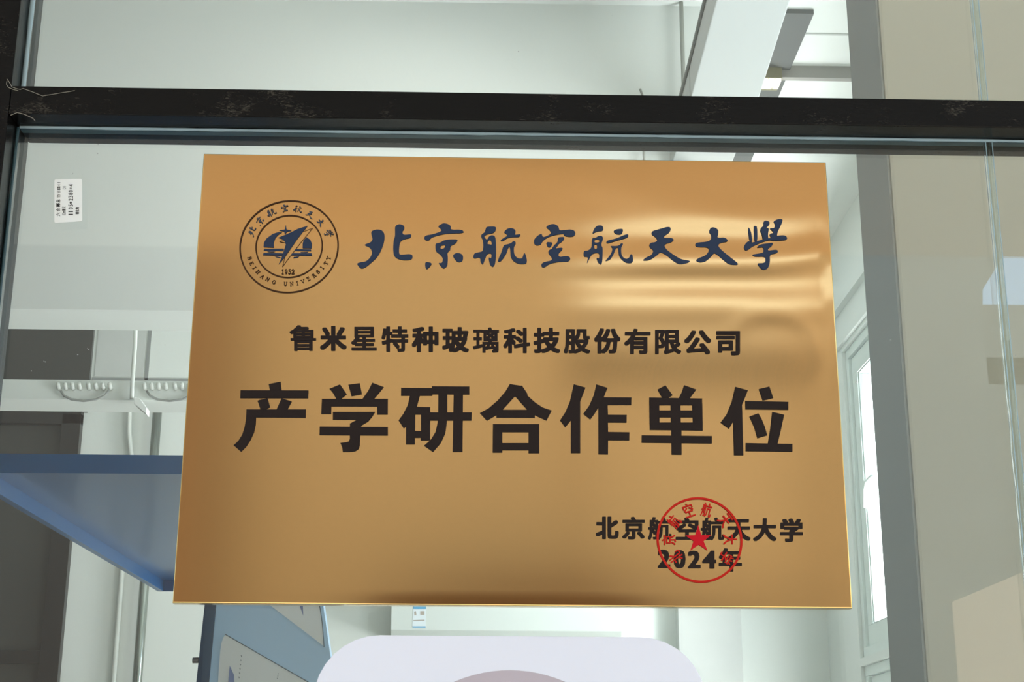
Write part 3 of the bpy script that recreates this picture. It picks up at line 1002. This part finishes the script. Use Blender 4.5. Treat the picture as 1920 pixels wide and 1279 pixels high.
flat(bm, [[(485,880),(540,1000),(545,1150),(460,1150)]], lambda x, y: pl_(x, y, -.0035))
lay_finish('printed_mark', bm, mat('periwinkle_print', (124, 140, 188), .5), stand)
bm = bmesh.new()
flat(bm, [[(1385,110),(1425,110),(1430,240)]], lambda x, y: pl_(x, y, -.0035))
lay_finish('printed_mark', bm, mat('periwinkle_print', (124, 140, 188), .5), stand)
bm = bmesh.new()
for i in range(6):
    flat(bm, [[(625 - i * 6, 745 + i * 55), (645 - i * 6, 752 + i * 55), (635 - i * 6, 772 + i * 55)]], lambda x, y: pl_(x, y, -.0035))
for i in range(3):
    flat(bm, [[(1105 - i * 6, 975 + i * 30), (1118 - i * 6, 982 + i * 30), (1105 - i * 6, 995 + i * 30)]], lambda x, y: pl_(x, y, -.0035))
lay_finish('fine_print', bm, mat('grey_print', (140, 152, 150), .5), stand, kind='stuff')
bm = bmesh.new()
k0, k1 = pl_(90, 810, .012), pl_(8, 812, .012)
tube(bm, [k0, k1], .0042, 16)
finish('knob', bm, chrome, stand, bevel=.0005)
# rear post carrying the canopy down to the floor, behind the panel
bm = bmesh.new()
bx(bm, A(405, 1150, 0.66).x + .02, A(405, 1150, 0.66).x + .06, 0.66, 0.70, 0, zl + .01)
bx(bm, A(590, 1150, 0.66).x - .06, A(590, 1150, 0.66).x - .02, 0.66, 0.70, 0, zl + .01)
finish('rear_frame', bm, dblue, stand)

# =================================================================== BACK OF THE HALL
# dark glazed door with transom
dR = A(156, 775, YB - .02).x
zt1 = A(80, 778, YB - .02).z
door = empty('door_1', (dR - 1, YB - .05, 0), kind='structure')
dl = dR - 2.0
box('transom_panel', dl, dR + .02, YB - .03, YB - .001, zt1 + .02, ZC - .002, darkg, door)
fw = .105
for nm, a in (('frame', (dR - fw, dR, 0, zt1)), ('frame', (dl, dl + fw, 0, zt1)), ('frame', (dl, dR, zt1 - .06, zt1 + .02))):
    box(nm, a[0], a[1], YB - .06, YB - .002, a[2], a[3], blackf, door, bevel=.002)
zm = A(60, 1232, YB - .05).z
box('frame', dl + fw, dR - fw, YB - .055, YB - .002, zm - .035, zm + .035, blackf, door, bevel=.002)
box('door_glass', dl + fw, dR - fw, YB - .02, YB - .004, zm + .035, zt1 - .06, darkg, door)
box('door_glass', dl + fw, dR - fw, YB - .02, YB - .004, .1, zm - .035, darkg, door)
box('door_stile', dR - fw - .42, dR - fw - .36, YB - .04, YB - .02, .1, zt1 - .06, blackf, door)
# wall panelling seams
zsm = A(250, 712, YB - .01).z
xs = A(276, 640, YB - .01).x
box('panel_seam', xs, xs + .02, YB - .006, YB, zsm, ZC - .002, greyp, wback)
box('panel_seam', dR + .03, 0, YB - .006, YB, zsm - .012, zsm + .012, greyp, wback)
box('wall_panel', dR + .04, xs - .01, YB - .004, YB, zsm + .02, ZC - .003, mat('grey_white_panel', (196, 200, 196), .6), wback)
# wide shallow pier right of the air conditioner
xa, xb_ = A(1268, 1200, YB).x, A(1384, 1200, YB).x
box('wall_pier', xa, xb_, YB - .12, YB, 0, ZC, mat('pier_paint', (186, 190, 186), .75), wback)
# white cable duct across the hall
TY = CAM.y + 5.9
tz1, tz0 = A(200, 713, TY).z, A(200, 750, TY).z
tray = empty('cable_duct', (-2, TY, tz0), label='white cable duct hung across the hall with a row of hooks', cat='duct')
tx1 = A(640, 740, TY).x
box('duct_body', XL + .001, tx1, TY, TY + .2, tz0, tz1, white, tray, bevel=.003)
bm_c = []
for grp in (112, 273):
    for k in range(8):
        px = grp + k * 13.2 + (4 if k > 3 else 0)
        c = A(px, 729, TY)
        bm = bmesh.new()
        tube(bm, [c, c + Vector((0, -.02, 0)), c + Vector((0, -.034, .012))], .0085, 8)
        finish('hook', bm, pipew, tray, smooth=True)
    bm = bmesh.new()
    P = [(grp + 2, 733), (grp + 8, 742), (grp + 22, 749), (grp + 45, 752), (grp + 68, 749), (grp + 84, 742), (grp + 92, 732)]
    tube(bm, [A(x, y, TY - .015) for x, y in P], .005, 8)
    finish('cord', bm, mat('grey_cord', (150, 154, 150), .5), tray, smooth=True)
# hanger brackets up to the bulkhead
for px in (430, 600):
    c = A(px, 713, TY + .1)
    box('hanger', c.x - .01, c.x + .01, TY + .09, TY + .11, tz1, ZC, steel, tray)
# small white box lamp on the duct with its cord
lampb = empty('wall_fitting', A(262, 750, TY - .03), label='small white box fitting clipped below the cable duct', cat='fitting')
bm = bmesh.new()
prism(bm, [A(251, 744, TY - .06), A(262, 747, TY - .06), A(275, 765, TY - .06), A(274, 776, TY - .06), A(251, 757, TY - .06)], (0, .058, 0))
finish('fitting_body', bm, mat('bright_white_plastic', (240, 244, 240), .3), lampb, bevel=.002)
bm = bmesh.new()
tube(bm, [A(256, 560, TY - .03), A(253, 650, TY - .03), A(249, 705, TY - .03), A(247, 748, TY - .03)], .0085, 8)
finish('supply_cable', bm, pipew, lampb, smooth=True)
# pipes on the back wall
bm = bmesh.new()
c = A(246, 790, YB - .03)
c2 = A(228, 1070, YB - .03)
tube(bm, [A(245, 720, YB - .03), A(243, 770, YB - .03), A(242, 810, YB - .03), A(246, 855, YB - .03), A(238, 960, YB - .03), A(229, 1070, YB - .03), A(213, 1279, YB - .03), Vector((A(213, 1279, YB - .03).x, YB - .03, .02))], .014, 10)
props(finish('conduit', bm, pipew, smooth=True), 'thin white conduit running down the back wall', 'pipe')
bm = bmesh.new()
q = A(296, 760, YB - .06)
q2 = A(292, 855, YB - .06)
tube(bm, [Vector((q.x, YB - .06, 3.6)), Vector((q.x, YB - .06, 1.9)), Vector((q.x, YB - .06, .0))], .026, 14)
props(finish('steel_pipe', bm, steel, smooth=True), 'shiny steel pipe standing on the back wall right of the white conduit', 'pipe')
# air conditioner
AY = YB - .26
ac = empty('air_conditioner', A(950, 1192, AY), label='white wall mounted air conditioner with a blue energy label', cat='air conditioner')
axl, axr = A(732, 1165, AY).x, A(1167, 1165, AY).x
az0 = A(950, 1193.5, AY).z
bm = bmesh.new()
az1 = az0 + .34
prism(bm, [(axl, AY, az0 + .03), (axl, AY + .05, az0), (axl, YB - .002, az0), (axl, YB - .002, az1), (axl, AY + .03, az1), (axl, AY, az1 - .04)], (axr - axl, 0, 0))
finish('casing', bm, acm, ac, bevel=.006)
box('louvre', axl + .06, axr - .06, AY + .06, AY + .12, az0 - .004, az0 + .003, mat('grey_plastic', (170, 178, 174), .4), ac)
lq = [A(775, 1134, AY - .001), A(799, 1134, AY - .001), A(798, 1177, AY - .001), A(773, 1177, AY - .001)]
bm = bmesh.new()
prism(bm, lq, (0, .002, 0))
el = finish('energy_label', bm, mat('pale_label', (214, 224, 228), .5), ac)
el.location = el.location
for p in ([(775,1134),(799,1134),(799,1142),(775,1142)], [(773.5,1174.5),(798,1174.5),(798,1177),(773.5,1177)]):
    bm = bmesh.new()
    flat(bm, [p], lambda x, y: A(x, y, AY - .002))
    lay_finish('label_band', bm, mat('label_blue', (88, 160, 200), .5), el).location = (0, 0, 0)
bm = bmesh.new()
for p in ([(776.5,1147),(780,1146),(781,1154),(777,1154)], [(788,1146),(796,1146),(796,1153),(788,1153)], [(775,1163),(796,1162),(796,1164),(775,1165)]):
    flat(bm, [p], lambda x, y: A(x, y, AY - .002))
lay_finish('label_print', bm, mat('label_grey', (168, 160, 150), .5), el).location = (0, 0, 0)

# =================================================================== WINDOWS ON THE RIGHT
def side_window(n, w, mull=None, handle=None):
    y0, y1, z0, z1 = w
    e = empty('window_%d' % n, (XR + .05, (y0 + y1) / 2, z0), kind='structure')
    X0, X1 = XR + .03, XR + .10

    def fr(nm, a0, a1, b0, b1, f, xo, m=upvc):
        for s in ((a0, a1, b0, b0 + f), (a0, a1, b1 - f, b1), (a0, a0 + f, b0 + f, b1 - f), (a1 - f, a1, b0 + f, b1 - f)):
            box(nm, X0 - xo, X1, s[0], s[1], s[2], s[3], m, e, bevel=.003)
    fr('frame', y0 + .001, y1 - .001, z0 + .001, z1 - .001, .05, .012)
    gaskets = mat('grey_gasket', (120, 132, 126), .5)
    ymid = (y0 + y1) / 2
    for a0, a1 in ((y0 + .055, ymid - .004), (ymid + .004, y1 - .055)):
        fr('sash', a0, a1, z0 + .055, z1 - .055, .1, -.004)
        fr('gasket', a0 + .1, a1 - .1, z0 + .155, z1 - .155, .006, -.01, gaskets)
        box('pane', X0 + .03, X0 + .036, a0 + .1, a1 - .1, z0 + .155, z1 - .155, pane2, e)
    return e


w2 = side_window(2, win_main)
w3 = side_window(3, win_low)
w4 = side_window(4, win_added)  # window out of view, added to let in more light
# window handle on the upper window
hb = AX(1640, 900, XR + .02)
bm = bmesh.new()
tube(bm, [hb + Vector((.02, -.03, .01)), hb + Vector((-.025, -.03, .01)), hb + Vector((-.03, .05, 0)), hb + Vector((-.03, .09, -.03)), hb + Vector((-.03, .10, -.12))], .010, 8)
hd = finish('handle', bm, upvc, w2, smooth=True)

# =================================================================== HUNG DUCT UNDER THE CEILING
zd = 3.75
dd = .125
duct = empty('air_duct', AZ(1380, 90, zd), label='white boxed air duct running away under the ceiling at upper right', cat='duct')
n0, n1 = AZ(1343, 0, zd), AZ(1482, 0, zd)
f0, f1 = AZ(1295, 184, zd), AZ(1423, 184, zd)
h0, h1 = AZ(1263, 297, zd), AZ(1376, 297, zd)


ductm = mat('duct_paint', (168, 172, 168), .7, var=.03, scale=2)


def seg(a, b, c, d):
    bm = bmesh.new()
    prism(bm, [a, b, c, d], (0, 0, dd))
    return finish('duct_section', bm, ductm, duct, bevel=.004)


back0, back1 = n0 + (n0 - f0) * .9, n1 + (n1 - f1) * .9
seg(back0, back1, f1, f0)
g = Vector((0, .02, 0))
k_ = (YK - .004 - f0.y) / (h0.y - f0.y)
seg(f0 + g, f1 + g, Vector((f1.x + (h1.x - f1.x) * k_, YK - .004, zd)), Vector((f0.x + (h0.x - f0.x) * k_, YK - .004, zd)))
bm = bmesh.new()
prism(bm, [f0 + Vector((.006, 0, .008)), f1 + Vector((-.004, 0, .008)), f1 + Vector((-.004, .02, .008)), f0 + Vector((.006, .02, .008))], (0, 0, dd - .01))
finish('joint', bm, greyp, duct)
# seam line along its top edge and hangers
bm = bmesh.new()
s0, s1, s2 = back0 + Vector((-.004, 0, dd - .004)), f0 + Vector((-.004, 0, dd - .004)), Vector((h0.x - .004, YK - .01, zd + dd - .004))
tube(bm, [s0, s1, s2], .006, 6)
finish('edge_trim', bm, mat('dark_trim', (92, 96, 92), .5), duct)
for yy, px in ((f0.y - .2, 0), (f0.y + .4, 0), (back0.y + .2, 0)):
    tt = (yy - back0.y) / (f0.y - back0.y)
    cx_ = (back0.x + (f0.x - back0.x) * tt + back1.x + (f1.x - back1.x) * tt) / 2
    bm = bmesh.new()
    tube(bm, [Vector((cx_ + .03, yy, zd + dd)), Vector((cx_ + .03, yy, ZC))], .006, 8)
    finish('hanger_rod', bm, steel, duct)
# thin pipe dropping down the bulkhead left of the duct
pc = A(1280, 100, YK - .03)
bm = bmesh.new()
tube(bm, [Vector((pc.x, YK - .03, ZC)), Vector((pc.x, YK - .03, zd + dd + .002))], .0085, 10)
props(finish('drop_pipe', bm, mat('pipe_grey', (150, 154, 146), .5), smooth=True), 'thin grey pipe dropping down the white bulkhead beside the air duct', 'pipe')
pc = A(1205, 180, YK - .02)
bm = bmesh.new()
tube(bm, [Vector((pc.x - .012, YK - .04, pc.z + .02)), Vector((pc.x, YK - .02, pc.z)), Vector((pc.x, YK - .02, zk))], .005, 8)
props(finish('cable_drop', bm, mat('pipe_grey', (150, 154, 146), .5), smooth=True), 'thin hooked cable hanging on the bulkhead left of the drop pipe', 'cable')
# small fitting at the end of the cross beam
ft = empty('ceiling_light', (AZ(1452, 124, ZC).x, yx, ZC - .08), label='small olive louvred light fitting at the end of the ceiling beam', cat='light')
a0, a1 = A(1437, 122, yx - .02).x, A(1466, 122, yx - .02).x
zt_ = A(1450, 120, yx - .02).z
zb_ = A(1450, 146, yx - .02).z
box('fitting_body', a0 - .03, a1, yx - .02, yx + .10, zb_, ZC - .001, mat('olive_paint', (128, 124, 96), .5), ft, bevel=.002)
for k in range(3):
    w_ = (a1 - a0 + .02) / 3
    box('lens', a0 - .02 + k * w_, a0 - .02 + (k + .8) * w_, yx - .018, yx + .06, zb_ - .012, zb_ - .0005, emis('lit_lens', (255, 250, 225), 2.5), ft)
